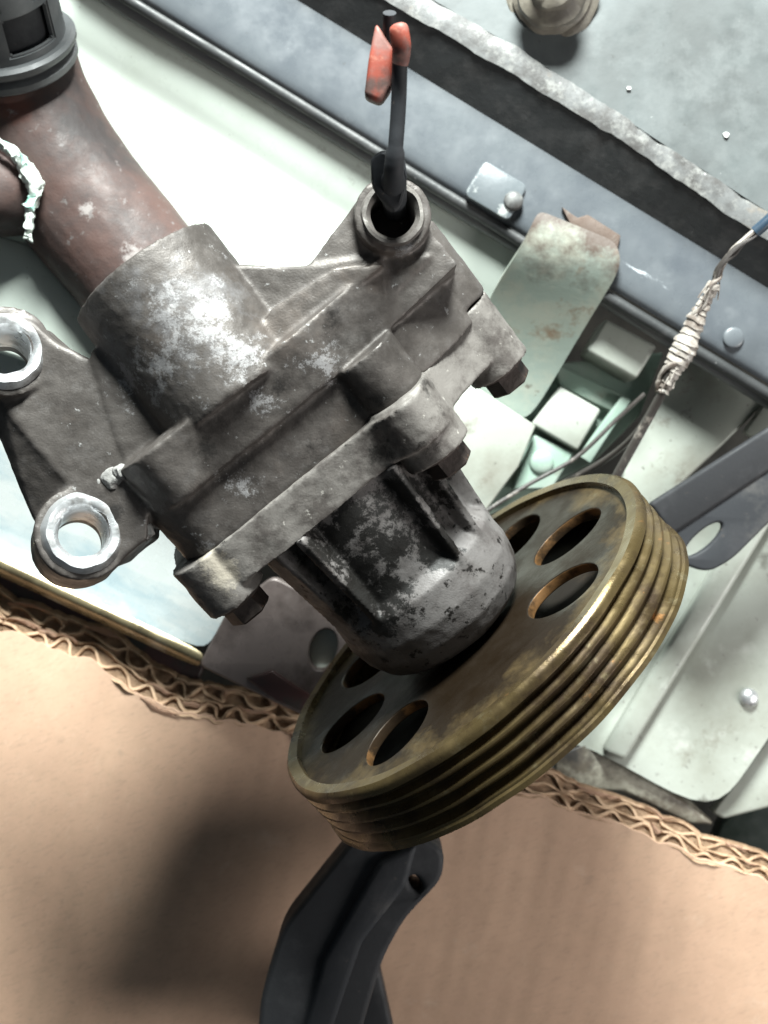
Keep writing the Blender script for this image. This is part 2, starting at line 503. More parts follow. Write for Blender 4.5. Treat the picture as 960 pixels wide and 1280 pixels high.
M['chalk'] = material('grey_chalk_crust', (0.24, 0.235, 0.225), [((0.09, 0.08, 0.076), 200, 0.5, 0.62, {})], rough=0.85, bump=0.7, bscale=900)
M['orange'] = material('orange_plastic', (0.27, 0.055, 0.034), [((0.20, 0.11, 0.095), 110, 0.46, 0.62, {'max': 0.85}), ((0.38, 0.15, 0.1), 240, 0.6, 0.68, {'max': 0.6}), ((0.06, 0.05, 0.045), 70, 0.56, 0.66, {'max': 0.8, 'seed': 5})], rough=0.6, bump=0.15)
M['gold'] = material('yellow_zinc_plating', (0.30, 0.25, 0.15), [((0.15, 0.12, 0.07), 50, 0.5, 0.68, {}), ((0.5, 0.52, 0.5), 40, 0.55, 0.7, {'seed': 7})], rough=0.3, metal=0.55, bump=0.1)
M['zinc'] = material('bright_zinc_plate', (0.50, 0.53, 0.52), [((0.26, 0.36, 0.40), 34, 0.50, 0.62, {'stretch': (0.3, 1, 1), 'rot': 0.5, 'max': 0.7}), ((0.3, 0.28, 0.24), 180, 0.68, 0.74, {'max': 0.7})], rough=0.28, metal=0.25, bump=0.06)
M['brownplate'] = material('brown_grey_plate', (0.19, 0.155, 0.145), [((0.07, 0.055, 0.05), 40, 0.45, 0.65, {}), ((0.2, 0.13, 0.1), 50, 0.6, 0.72, {})], rough=0.35, metal=0.2, bump=0.1)
M['redstrip'] = material('dark_red_paint', (0.07, 0.034, 0.032), [((0.04, 0.04, 0.035), 60, 0.5, 0.65, {})], rough=0.4, bump=0.1)
M['card'] = material('brown_cardboard', (0.66, 0.445, 0.315),
    [((0.58, 0.385, 0.275), 14, 0.4, 0.65, {}), ((0.50, 0.345, 0.24), 120, 0.45, 0.65, {'max': 0.3}), ((0.36, 0.25, 0.19), 900, 0.52, 0.72, {'max': 0.45, 'stretch': (0.3, 1, 1), 'rot': -0.4}), ((0.68, 0.50, 0.37), 700, 0.55, 0.72, {'max': 0.4, 'stretch': (1, 0.35, 1), 'rot': 0.5, 'seed': 9}), ((0.42, 0.28, 0.20), 6, 0.46, 0.60, {'max': 0.35, 'seed': 21}), ((0.24, 0.19, 0.16), 60, 0.40, 0.60, {'max': 0.45, 'seed': 2, 'spots': [(738, 1100, -330, 26), (850, 1190, -330, 36), (690, 1230, -330, 20), (600, 1130, -330, 16), (150, 940, -330, 10), (900, 1150, -330, 18)]}), ((0.7, 0.55, 0.43), 45, 0.62, 0.72, {'max': 0.4, 'seed': 8})],
    rough=0.75, bump=0.12, bscale=900, spec=0.25)
def flute_lines(m, ang, wl, strength):
    nt = m.node_tree
    b = nt.nodes['Principled BSDF']
    old = b.inputs['Normal'].links[0].from_node
    tc = nt.nodes.new('ShaderNodeTexCoord')
    mp = nt.nodes.new('ShaderNodeMapping')
    mp.inputs['Rotation'].default_value = (0, 0, ang)
    nt.links.new(tc.outputs['Object'], mp.inputs[0])
    wv = nt.nodes.new('ShaderNodeTexWave')
    wv.inputs['Scale'].default_value = 1.0 / (wl * K) * 0.314
    wv.inputs['Distortion'].default_value = 0.6
    nt.links.new(mp.outputs[0], wv.inputs['Vector'])
    bp = nt.nodes.new('ShaderNodeBump')
    bp.inputs['Strength'].default_value = strength
    bp.inputs['Distance'].default_value = 0.0005
    nt.links.new(wv.outputs['Fac'], bp.inputs['Height'])
    nt.links.new(old.outputs[0], bp.inputs['Normal'])
    nt.links.new(bp.outputs[0], b.inputs['Normal'])
flute_lines(M['card'], 0.25, 34, 0.10)
M['flute'] = material('torn_cardboard_flute', (0.52, 0.36, 0.24), [((0.26, 0.165, 0.10), 110, 0.45, 0.62, {}), ((0.52, 0.37, 0.25), 200, 0.55, 0.68, {})], rough=0.85, bump=0.4, bscale=900, spec=0.2)
M['mount'] = material('weathered_rubber_mount', (0.20, 0.18, 0.145), [((0.13, 0.115, 0.095), 60, 0.45, 0.6, {}), ((0.5, 0.48, 0.42), 110, 0.6, 0.7, {'max': 0.7})], rough=0.55, bump=0.3, bscale=600)
M['tape'] = material('dirty_grey_tape', (0.32, 0.29, 0.26), [((0.16, 0.13, 0.11), 120, 0.50, 0.6, {'rough': 0.7}), ((0.5, 0.48, 0.45), 90, 0.6, 0.7, {})], rough=0.5, bump=0.5, bscale=700)
M['wire'] = material('dark_wire_sleeve', (0.05, 0.044, 0.04), [((0.28, 0.25, 0.22), 150, 0.58, 0.7, {})], rough=0.4, bump=0.2)
M['floor'] = material('dark_bay_floor', (0.045, 0.045, 0.04), [((0.09, 0.085, 0.07), 20, 0.5, 0.7, {})], rough=0.8, bump=0.2)
M['void'] = material('dark_green_gap', (0.018, 0.028, 0.024), [((0.04, 0.05, 0.045), 40, 0.5, 0.7, {})], rough=0.4, bump=0.1)
M['bluecap'] = material('blue_sleeve', (0.02, 0.04, 0.065), rough=0.4, bump=0)
M['chip'] = material('white_flake', (0.6, 0.6, 0.58), rough=0.6, bump=0.2)

# ------------------------------------------------------------------ setting
bm = bmesh.new()
prism(bm, [Vector((-2600, 2600, -760)), Vector((2600, 2600, -760)), Vector((2600, -2600, -760)), Vector((-2600, -2600, -760))], 10)
fl = obj('engine_bay_floor', bm, M['floor'])
fl['kind'] = 'structure'

# pale inner panel, upper left: two planes meeting in a crease
ip = empty('inner_panel', P(280, 180, -360), 'pale glossy painted inner panel with a long crease, behind the pump and the hose', 'body panel')
rows = [[(60, -110, -288), (200, -30, -288), (300, 76, -288), (470, 177, -288), (660, 290, -288)],
        [(20, -38, -296), (160, 40, -296), (290, 124, -296), (470, 228, -296), (640, 330, -296)],
        [(5, -10, -318), (120, 66, -318), (290, 170, -318), (440, 264, -318), (620, 372, -318)],
        [(0, 8, -334), (112, 82, -334), (280, 182, -334), (432, 276, -334), (612, 382, -334)],
        [(-60, 200, -352), (90, 260, -352), (250, 340, -352), (420, 430, -352), (590, 530, -352)],
        [(-180, 460, -385), (-40, 470, -385), (150, 560, -385), (330, 650, -385), (560, 720, -385)]]
link('panel_sheet', loft(rows, sub=2, thick=8), M['white'], ip)
o = obj('panel_clip', slab_bm([(632, 302, -340), (646, 310, -340), (625, 352, -345), (610, 345, -345)], 14, 3), M['dirty_white'], ip)
# lower fin of the panel seen between hose and bracket arm
o = obj('panel_rail', slab_bm([(-60, 280, -240), (0, 296, -240), (36, 304, -250), (104, 384, -262), (160, 420, -262), (150, 470, -262), (90, 470, -262), (-60, 420, -240)], 40, 5), M['white'], ip)

# blue grey crossmember
cm = empty('crossmember', P(600, 180, -248), 'blue grey painted crossmember with scuffs running diagonally behind the pump', 'body panel')
rows = [[(250, -92, -246), (375, -8, -246), (499, 72, -246), (700, 194, -246), (960, 352, -246), (1060, 413, -246)],
        [(190, -40, -248), (300, 34, -248), (440, 120, -248), (640, 240, -248), (870, 372, -248), (1060, 484, -248)],
        [(112, -48, -250), (178, -2, -250), (480, 180, -250), (650, 284, -250), (850, 406, -250), (1060, 534, -250)],
        [(108, -46, -262), (172, 0, -262), (474, 183, -262), (646, 290, -262), (848, 412, -262), (1060, 540, -262)]]
rows[1] = [(180, -70, -248), (276, -5, -248), (489, 126, -248), (675, 239, -248), (905, 379, -248), (1060, 474, -248)]
link('top_sheet', loft(rows, sub=2, thick=8), M['blue'], cm)
# black sealing strip and lower lip
sp = [(100, -46), (172, 2), (300, 79), (470, 184), (640, 289), (760, 366), (850, 421), (1060, 548)]
bm = bmesh.new()
tube(bm, spline([P(x, y + 5, -266) for x, y in sp], 5), 9, 10)
obj('sealing_strip', bm, M['seal_shade_black'], cm)
bm = bmesh.new()
lo = [(60, -58), (150, 8), (300, 95), (480, 205), (660, 312), (764, 376), (850, 432), (1060, 560)]
hi = [(80, -60), (170, 4), (300, 82), (470, 187), (640, 292), (764, 368), (850, 424), (1060, 552)]
rows = [[(x, y, -270) for x, y in hi], [(x - 2, y + 3, -272) for x, y in lo], [(x - 6, y + 12, -282) for x, y in lo], [(x - 4, y + 8, -300) for x, y in lo]]
link('lower_lip', loft(rows, sub=1, thick=5), M['plastic'], cm)
# raised weld pad, rivets
pad = [(606, 200), (660, 232), (636, 276), (580, 243)]
obj('weld_pad', slab_bm([(x, y, -242) for x, y in rounded(pad, 8, 3)], 12, 2, 2), M['pad'], cm)
obj('rivet', dome_bm(P(642, 251, -240), 14, 6), M['worn'], cm)
obj('rivet', dome_bm(P(917, 422, -247), 15, 3), M['blue'], cm)
bm = bmesh.new()
obj('torn_tab', slab_bm([(702, 258, -240), (722, 272, -240), (735, 268, -240), (776, 294, -240), (772, 312, -240), (745, 306, -240), (716, 286, -240)], 8, 2, 2), M['rust'], cm)

# upper plate with its dark front wall and worn edge
up = empty('upper_plate', P(800, 80, -195), 'dusty grey upper plate with a chipped worn edge and a dark front wall', 'body panel')
e_lo = [(360, -74), (493, 6), (622, 82), (785, 181), (937, 286), (1060, 366)]
e_hi = [(400, -84), (540, 0), (651, 62), (768, 140), (948, 258), (1060, 330)]
w_bot = [(260, -70), (375, 2), (499, 78), (700, 201), (960, 360), (1060, 420)]
bm = bmesh.new()
rows = [[(x, y, -205) for x, y in e_hi], [(x + 90, y - 120, -203) for x, y in e_hi], [(x + 260, y - 340, -201) for x, y in e_hi]]
link('plate_sheet', loft(rows, sub=2, thick=10), M['plate'], up)
def wob(pts, amp, step=8):
    out = []
    for i in range(len(pts) - 1):
        a, b = Vector(pts[i]), Vector(pts[i + 1])
        n = max(1, int((b - a).length / step))
        for k in range(n):
            q = a.lerp(b, k / n)
            d = mnoise.noise(Vector((q.x / 11.0, q.y / 13.0, 0.3))) * amp + mnoise.noise(Vector((q.x / 45.0, q.y / 41.0, 5.3))) * amp
            out.append((q.x + d * 0.5, q.y - d))
    out.append(tuple(pts[-1]))
    return out
def resample(pts, n):
    pts = [Vector(p) for p in pts]
    ls = [0]
    for i in range(len(pts) - 1): ls.append(ls[-1] + (pts[i + 1] - pts[i]).length)
    out = []
    for k in range(n):
        t = ls[-1] * k / (n - 1)
        i = max(j for j in range(len(ls)) if ls[j] <= t + 1e-6)
        i = min(i, len(pts) - 2)
        f = (t - ls[i]) / (ls[i + 1] - ls[i])
        out.append(tuple(pts[i].lerp(pts[i + 1], f)))
    return out
N = 110
A_ = resample(wob(e_hi, 2.6), N); B_ = resample(wob(e_lo, 2.2), N)
rows = [[(x, y, -199) for x, y in A_],
        [((a[0] * 2 + b[0]) / 3, (a[1] * 2 + b[1]) / 3, -196 + 1.2 * mnoise.noise(Vector((a[0] / 14, a[1] / 14, 1)))) for a, b in zip(A_, B_)],
        [((a[0] + b[0] * 2) / 3, (a[1] + b[1] * 2) / 3, -196 + 1.2 * mnoise.noise(Vector((a[0] / 10, a[1] / 16, 7)))) for a, b in zip(A_, B_)],
        [(x, y, -197) for x, y in B_]]
link('worn_edge', loft(rows, thick=8), M['worn'], up)
Wb = resample(w_bot, N)
rows = [[(x - 1, y + 1, -201) for x, y in B_], [((a[0] + b[0]) / 2 , (a[1] + b[1]) / 2 , -222) for a, b in zip(B_, Wb)], [(x, y, -246) for x, y in Wb]]
link('front_wall', loft(rows, thick=8), M['seal_shade_black'], up)  # face turned from the key; its shade is put into the black colour
for x, y, s in ((908, 168, 5), (786, 110, 3), (632, 74, 7), (757, 152, 4), (641, 84, 4), (700, 118, 3)):
    bm = slab_bm([(x + s * (0.6 + 0.6 * R.random()) * math.cos(a_), y + s * (0.6 + 0.6 * R.random()) * math.sin(a_), -201) for a_ in (5.9, 4.6, 3.5, 2.4, 1.2, 0.4)], 3, 0)
    o = obj('paint_flake', bm, M['chip'], up)

# weathered mount on the upper plate
mt = empty('rubber_mount', P(690, 10, -135), 'weathered tan rubber mount knob standing on the grey upper plate', 'mount')
fr = frame_of(P(690, -6, -201), (-0.12, -0.25, 1))
bm = bmesh.new()
lathe(bm, [(52, 0), (54, 14), (40, 22), (38, 30), (46, 36), (50, 46), (46, 56), (30, 62), (26, 72), (10, 76)], fr, 36, closed=False)
jitter(bm, 4, 22)
obj('knob', bm, M['mount'], mt)
bm = bmesh.new()
lathe(bm, [(62, -4), (66, 2), (60, 8), (50, 9)], fr, 36, closed=False)
jitter(bm, 3, 30)
obj('mount_ring', bm, M['mount'], mt)

# ---------------------------------------------------------------- strap and green fittings
st = empty('strap_bracket', P(700, 390, -300), 'pale green flat strap bracket, rusty where it bends over the blue grey crossmember', 'bracket')
L_ = [(672, 262), (664, 284), (645, 320), (620, 355), (590, 420), (560, 470)]
R_ = [(770, 302), (778, 326), (768, 350), (735, 402), (695, 470), (660, 528)]
zz = [-236, -230, -240, -285, -340, -362]
rows = [[tuple(Vector((*a, z)).lerp(Vector((*b, z)), k / 6)) for k in range(7)] for a, b, z in zip(L_, R_, zz)]
so = link('strap', loft(rows, sub=2, thick=9), M['strap'], st)
def end_stain(m, o, p, q, c1, lo=0.35, hi=0.62):
    """a ragged stain that spreads from point q towards p along the piece"""
    nt = m.node_tree
    b = nt.nodes['Principled BSDF']
    src = b.inputs['Base Color'].links[0].from_socket
    tc = nt.nodes.new('ShaderNodeTexCoord')
    dt = nt.nodes.new('ShaderNodeVectorMath'); dt.operation = 'DOT_PRODUCT'
    d = (q - p) * K
    dt.inputs[1].default_value = d / d.length_squared
    nt.links.new(tc.outputs['Object'], dt.inputs[0])
    off = ((p - WL[o]) * K).dot(d / d.length_squared)
    v = math_n(nt, 'SUBTRACT', dt.outputs['Value'], off)
    n1 = tex(nt, 70, 8, 0.7, off=(3, 3, 3))
    v = math_n(nt, 'ADD', v, math_n(nt, 'MULTIPLY', math_n(nt, 'SUBTRACT', n1, 0.5), 1.6))
    f = ramp(nt, v, lo, hi)
    nt.links.new(mixc(nt, f, src, c1), b.inputs['Base Color'])
end_stain(M['strap'], so, P(668, 400, -260), P(725, 275, -250), (0.085, 0.062, 0.05), 0.40, 0.85)
gb = empty('radiator_support', P(690, 520, -375), 'mint green pressed metal support with stepped blocks and a round rivet, above the pulley', 'bracket')
obj('base_sheet', slab_bm([(560, 470, -395), (690, 455, -395), (830, 440, -395), (800, 520, -395), (740, 580, -395), (600, 650, -395)], 14, 4), M['green'], gb)
obj('raised_block', slab_bm([(700, 482, -355), (752, 512, -355), (722, 564, -355), (664, 530, -355)], 45, 5), M['pale'], gb)
obj('raised_block', slab_bm([(757, 398, -315), (822, 432, -315), (796, 474, -315), (733, 438, -315)], 90, 6), M['pale'], gb)
obj('rivet_pad', slab_bm([(668, 542, -367), (718, 566, -367), (690, 612, -367), (640, 612, -367)], 26, 4), M['green'], gb)
obj('rivet', dome_bm(P(677, 578, -366), 19, 8), M['green'], gb)
obj('cross_step', slab_bm([(690, 452, -373), (782, 494, -373), (768, 516, -373), (700, 482, -373)], 22, 4), M['green'], gb)
obj('sloped_flange', slab_bm([(778, 494, -353), (790, 500, -353), (738, 580, -367), (722, 570, -367)], 20, 3), M['green'], gb)
tp = empty('support_plate', P(615, 560, -335), 'pale grey green flat plate tucked behind the lower bolt head of the pump', 'plate')
obj('plate_sheet', slab_bm([(560, 478, -340), (600, 486, -340), (670, 532, -340), (648, 584, -340), (606, 640, -340), (555, 590, -340)], 16, 3), M['dirty_white'], tp)
bm = bmesh.new()
tube(bm, spline([P(606, 640, -325), P(660, 606, -325), P(720, 572, -320), (P(770, 525, -315)), P(806, 492, -305)], 6), 3.2, 8)
o = obj('thin_dark_wire', bm, M['wire'])
tag(o, 'thin dark wire bending over the mint green support towards the pulley', 'wire')

# cream panel, right of the wires
cp = empty('cream_panel', P(870, 540, -355), 'grubby cream panel between the taped cable and the black slotted arm', 'body panel')
obj('panel_sheet', slab_bm([(848, 432, -355), (908, 456, -355), (962, 498, -355), (900, 560, -355), (815, 640, -355), (770, 640, -355), (780, 590, -355)], 30, 5), M['dirty_white'], cp)
obj('panel_fold', slab_bm([(958, 500, -347), (1010, 520, -347), (960, 560, -347), (930, 540, -347)], 16, 4), M['dirty_white'], cp)
o = obj('paint_flake', slab_bm([(896, 452, -330), (918, 461, -330), (915, 472, -330), (898, 475, -330)], 5, 1, 1), M['chip'])
tag(o, 'small white paint flake at the lower edge of the blue grey crossmember', 'paint flake')

# lower right panel with soft fold
rp = empty('fender_panel', P(870, 800, -430), 'large pale panel with a soft fold and one screw, lower right of the pulley', 'body panel')
rows = []
for f, z0 in ((0, 0), (0.2, 0), (0.4, 0), (0.6, 0), (0.8, 0), (1.0, 0)):
    def ln(a, b): return (a[0] + (b[0] - a[0]) * f, a[1] + (b[1] - a[1]) * f)
    c = [ln((830, 600), (600, 900)), ln((960, 610), (720, 930)), ln((972, 618), (742, 938)), ln((980, 624), (752, 944)), ln((1010, 650), (790, 962)), ln((1100, 720), (892, 1022))]
    zs = [-425, -424, -428, -406, -406, -412]
    rows.append([(x, y, z) for (x, y), z in zip(c, zs)])
link('panel_sheet', loft(rows, sub=2, thick=8), M['pale'], rp)
rib = obj('raised_rib', slab_bm([(944, 626, -388), (974, 640, -388), (782, 952, -388), (754, 940, -388)], 34, 9, 3), M['pale'], rp)
obj('screw', dome_bm(P(936, 872, -408), 15, 11), M['bush'], rp)
obj('side_rail', slab_bm([(965, 915, -440), (1010, 890, -440), (1000, 1000, -440), (905, 1024, -440), (890, 1016, -440)], 30, 5), M['pale'], rp)
bm = slab_bm([(690, 945, -425), (735, 925, -425), (800, 965, -425), (870, 1008, -425), (895, 1030, -425), (860, 1030, -425), (780, 990, -425), (700, 985, -425)], 30, 6)
jitter(bm, 5, 25)
obj('dirty_rim', bm, M['grime'], rp)
bm = bmesh.new()
o = obj('dark_gap_slab', slab_bm([(900, 1030, -520), (990, 930, -520), (1100, 980, -520), (1100, 1120, -520), (880, 1080, -520)], 40, 8), M['void'])  # plain dark green slab set into the gap
tag(o, 'dark green black shroud in the gap at the lower right edge', 'slab')

# ---------------------------------------------------------------- lower left plates
zp = empty('plated_tray', P(130, 700, -300), 'bright plated tray with a rolled golden lower edge, under the pump bracket', 'tray')
def tray_row(dx, dy, z): return [(-80 + dx, 668 + dy, z), (0 + dx, 706 + dy, z), (90 + dx, 748 + dy, z), (180 + dx, 790 + dy, z), (252 + dx, 824 + dy, z)]
rows = [[(-60, 430, -310), (40, 440, -310), (140, 520, -310), (230, 620, -310), (340, 690, -310)],
        [(-70, 600, -310), (20, 630, -310), (120, 680, -310), (200, 710, -310), (290, 760, -310)],
        tray_row(14, -28, -308), tray_row(4, -8, -300)]
link('tray_sheet', loft(rows, sub=2, thick=6), M['zinc'], zp)
bm = bmesh.new()
rows = [tray_row(4, -9, -298), tray_row(1, -2, -292), tray_row(-2, 6, -296), tray_row(-4, 12, -318)]
link('rolled_edge', loft(rows, sub=2, thick=6), M['gold'], zp)
o = obj('red_rail', slab_bm([(-60, 690, -375), (0, 716, -375), (130, 778, -375), (255, 832, -375), (240, 880, -375), (120, 840, -375), (-60, 790, -375)], 20, 4), M['redstrip'])
tag(o, 'dark red painted rail between the golden tray edge and the torn cardboard', 'rail')
bp = empty('motor_casing', P(320, 810, -290), 'dark brown grey casing with a pale hole, under the nose of the pump', 'casing')
hole = circle2(404, 812, 17, 20, 26, 0.3)
obj('casing_body', plate_px(rounded([(283, 765), (340, 720), (420, 760), (460, 850), (400, 905), (310, 862), (248, 832)], 10), [hole], -285, 40, 4), M['brownplate'], bp)
obj('lower_flange', slab_bm([(306, 848, -276), (340, 838, -276), (392, 872, -276), (384, 892, -276), (345, 876, -276)], 14, 4), M['redstrip'], bp)
obj('hole_liner', slab_bm([(380, 780, -318), (430, 780, -318), (430, 845, -318), (380, 845, -318)], 6, 1, 1), M['white'], bp)

# ---------------------------------------------------------------- cardboard
cb = empty('cardboard_sheet', P(400, 1100, -340), 'brown corrugated cardboard sheet with a torn edge, laid below the pump', 'cardboard')
edge = [(-80, 745), (0, 786), (100, 822), (160, 862), (240, 892), (350, 914), (430, 938), (560, 965), (690, 1004), (780, 1034), (880, 1070), (960, 1104), (1060, 1142)]
NE = 150
E = resample(wob(edge, 6, 8), NE)
ZC = -330
rows = []
for j in range(40):
    f = j / 39.0
    row = []
    for i, (x, y) in enumerate(E):
        xx, yy = x - 60 * f, y + (1480 - y * 0.97) * f
        # shallow fold running down from the torn edge at the left
        cx = 150 - (yy - 865) * 0.31
        d = (xx - cx) / 22.0
        z = ZC - 4 * math.exp(-d * d) + 14 * mnoise.noise(Vector((xx / 400, yy / 400, 2))) * f
        z += 0.10 * max(0.0, cx - xx)
        z += -120 * f * max(0.0, min(1.0, (xx - 100) / 300))
        row.append((xx, yy, z))
    rows.append(row)
link('top_liner', loft(rows, sub=0, thick=5), M['card'], cb)
# exposed corrugated edge: three wavy liners with two rows of flutes between them
def edge_frame(i):
    p = P(E[i][0], E[i][1], ZC - 2)
    q = P(*E[min(i + 1, NE - 1)], ZC - 2) - P(*E[max(i - 1, 0)], ZC - 2)
    q.z = 0
    t = q.normalized()
    n = Vector((-t.y, t.x, 0))           # away from the sheet
    return p, t, n
def ribbon(bm, fn, n, wid, th=4.5):
    """a strip of paper: centre curve fn(k), standing along depth direction"""
    prev = None
    pts = [fn(k) for k in range(n)]
    for k in range(n):
        p, dep = pts[k]
        tng = (pts[min(k + 1, n - 1)][0] - pts[max(k - 1, 0)][0]).normalized()
        side = dep.cross(tng).normalized() * th / 2
        ring = [bm.verts.new(p + side), bm.verts.new(p - side), bm.verts.new(p - side - dep * wid), bm.verts.new(p + side - dep * wid)]
        if prev:
            for a in range(4):
                b = (a + 1) % 4
                bm.faces.new((prev[a], prev[b], ring[b], ring[a]))
        else:
            bm.faces.new(ring)
        prev = ring
    bm.faces.new(list(reversed(prev)))
S = 760
def edge_pt(k, h, wob_amp=3.0, seed=0.0):
    f = k / (S - 1) * (NE - 1)
    i = min(int(f), NE - 2)
    p0, t0, n0 = edge_frame(i)
    p1, t1, n1 = edge_frame(i + 1)
    a = f - i
    p = p0.lerp(p1, a); n = n0.lerp(n1, a).normalized()
    left = max(0.0, min(1.0, 1.2 - f / (NE - 1) * 1.1))
    sc = 0.75 + 0.5 * left
    nz = mnoise.noise(Vector((p.x / 38.0, p.y / 38.0, seed))) * wob_amp + mnoise.noise(Vector((p.x / 120.0, 3, seed))) * wob_amp * 1.2
    dirh = (n * 0.86 + Vector((0, 0, -0.5)))
    q = p + dirh * (h * sc + nz)
    dep = (Vector((0, 0, 0.86)) + n * 0.5)
    q = q + dep * mnoise.noise(Vector((p.x / 25.0, p.y / 25.0, seed + 9))) * 4
    return q, dep
def flute(k, h0, amp, wl, seed):
    f = k / (S - 1)
    ph = 2 * math.pi * f * wl + 2.6 * mnoise.noise(Vector((f * 14, seed, 0)))
    a = amp * (1.0 + 0.35 * mnoise.noise(Vector((f * 30, seed, 3))))
    crush = 3.5 * mnoise.noise(Vector((f * 40, seed, 8)))
    p, dep = edge_pt(k, h0 + crush + a * math.sin(ph), 3.0, 0.0)
    return p + dep * (3 * mnoise.noise(Vector((f * 60, seed, 5)))), dep
bm = bmesh.new()
for h, sd in ((-3, 0.0), (19, 0.0), (41, 0.0)):
    ribbon(bm, lambda k: edge_pt(k, h + 1.5 * mnoise.noise(Vector((k / 9.0, sd, h))), 3, 0.0), S, 14, 3)
obj('paper_liner', bm, M['flute'], cb)
for h0, am, wl, sd in ((8, 7, 30, 1.0), (30, 7.5, 27, 5.0)):
    bm = bmesh.new()
    ribbon(bm, lambda k: flute(k, h0, am, wl, sd), S, 12, 4)
    obj('corrugated_flute', bm, M['flute'], cb)
# torn flaps of liner paper folded over the edge here and there
bm = bmesh.new()
for q in range(34):
    k = int(R.random() ** 1.3 * (S - 60))
    h = R.choice((-4, 18, 40)) + R.uniform(-3, 3)
    ln_ = R.randint(10, 34); wd = R.uniform(5, 12); pv = None
    for a in range(9):
        f = a / 8
        c, dep = edge_pt(k + int(ln_ * f), h, 3, 0)
        _, t_, n_ = edge_frame(min(NE - 2, int((k + ln_ * f) / (S - 1) * (NE - 1))))
        ww = wd * math.sin(math.pi * min(0.97, max(0.03, f))) * (0.7 + 0.5 * R.random())
        cur = [bm.verts.new(c + dep * 2), bm.verts.new(c - n_ * ww * 0.6 + dep * 4), bm.verts.new(c - n_ * ww + dep * 2.5)]
        if pv:
            bm.faces.new((pv[0], pv[1], cur[1], cur[0])); bm.faces.new((pv[1], pv[2], cur[2], cur[1]))
        pv = cur
bmesh.ops.solidify(bm, geom=list(bm.faces), thickness=1.0)
o = obj('torn_paper', bm, M['card'], cb)
o['kind'] = 'stuff'
bm = bmesh.new()
rows = [[edge_pt(int(i * (S - 1) / (NE - 1)), h)[0] + Vector((0, 0, dz)) for i in range(NE)] for h, dz in ((-10, -8), (46, -6))]
vs = [[bm.verts.new(p) for p in r] for r in rows]
for i in range(NE - 1): bm.faces.new((vs[0][i], vs[0][i + 1], vs[1][i + 1], vs[1][i]))
bmesh.ops.solidify(bm, geom=list(bm.faces), thickness=4)
obj('bottom_liner', bm, M['flute'], cb)

# ---------------------------------------------------------------- red brown hose with plastic collar
hs = empty('coolant_pipe', P(130, 250, -250), 'red brown coolant pipe with white crust round its branch, upper left', 'pipe')
bm = bmesh.new()
pts = [P(12, 96, -228), P(36, 150, -234), P(84, 228, -240), P(150, 310, -240), P(215, 390, -245), P(290, 470, -250)]
tube(bm, spline(pts, 6), [100 - 6 * i / 30 for i in range(31)], 36)
me = remesh(bm, 4, 3, 2, 90)
link('pipe_bend', me, M['hose'], hs)
bm = bmesh.new()
tube(bm, spline([P(-70, 250, -180), P(-20, 240, -190), P(24, 236, -215)], 6), [64] * 13, 36)
jitter(bm, 3, 40)
obj('branch_pipe', bm, M['hose'], hs)
bm = bmesh.new()
cr = [(-6, 176), (12, 186), (28, 204), (40, 224), (44, 240), (38, 262), (36, 284), (35, 300)]
tube(bm, spline([P(x, y, -128 - i * 3) for i, (x, y) in enumerate(cr)], 6), [7 + 7 * math.exp(-((i - 19) / 9.0) ** 2) for i in range(43)], 16, True, 0.6)
jitter(bm, 5, 9)
jitter(bm, 2, 3.5)
obj('crust_ring', bm, M['crust'], hs)

cl = empty('plastic_collar', P(40, 60, -100), 'grey black plastic collar with window slots, seated on top of the red brown pipe', 'collar')
fr = frame_of(P(8, 52, -150), (-0.05, 0.66, 0.75))
o_, U_, V_, A_c = fr
# slotted sleeve: a ring of wall cells with window openings
bm = bmesh.new()
seg, rin, rout = 72, 72, 82
hs_ = [0, 8, 20, 70, 84, 118, 126]
def cell_open(i, k):
    if i == 2: return (k % 18) in range(3, 13)
    if i == 4: return (k % 18) in range(10, 18) or (k % 18) in range(0, 3)
    return False
gi = {}
def gv(r, i, k):
    key = (r, i, k % seg)
    if key not in gi:
        a = 2 * math.pi * (k % seg) / seg
        gi[key] = bm.verts.new(o_ + A_c * hs_[i] + (U_ * math.cos(a) + V_ * math.sin(a)) * r)
    return gi[key]
for i in range(len(hs_) - 1):
    for k in range(seg):
        if cell_open(i, k): continue
        bm.faces.new((gv(rout, i, k), gv(rout, i, k + 1), gv(rout, i + 1, k + 1), gv(rout, i + 1, k)))
        bm.faces.new((gv(rin, i, k + 1), gv(rin, i, k), gv(rin, i + 1, k), gv(rin, i + 1, k + 1)))
        for (di, dk, a, b) in ((-1, 0, (i, k), (i, k + 1)), (1, 0, (i + 1, k + 1), (i + 1, k)), (0, -1, (i + 1, k), (i, k)), (0, 1, (i, k + 1), (i + 1, k + 1))):
            ni, nk = i + di, k + dk
            if ni < 0 or ni >= len(hs_) - 1 or cell_open(ni, nk % seg):
                bm.faces.new((gv(rout, *b), gv(rout, *a), gv(rin, *a), gv(rin, *b)))
bmesh.ops.recalc_face_normals(bm, faces=bm.faces)
bmesh.ops.bevel(bm, geom=[e for e in bm.edges if e.calc_face_angle(0) > 0.9], offset=2.5, segments=2, affect='EDGES')
obj('slotted_sleeve', bm, M['plastic'], cl)
bm = bmesh.new()
lathe(bm, [(74, -30), (88, -30), (92, -26), (92, -18), (88, -14), (84, -12), (84, -8), (92, -6), (95, -2), (95, 4), (90, 8), (74, 8)], fr, 72)
obj('rim_ring', bm, M['plastic'], cl)
bm = bmesh.new()
lathe(bm, [(20, -10), (68, -10), (68, 118), (20, 118)], fr, 48)
obj('inner_core', bm, M['rubber'], cl)
bm = bmesh.new()
tube(bm, spline([o_ + A_c * 112, P(24, -150, 0), P(80, -330, 130), P(128, -560, 230), P(140, -850, 300)], 8), 48, 32)
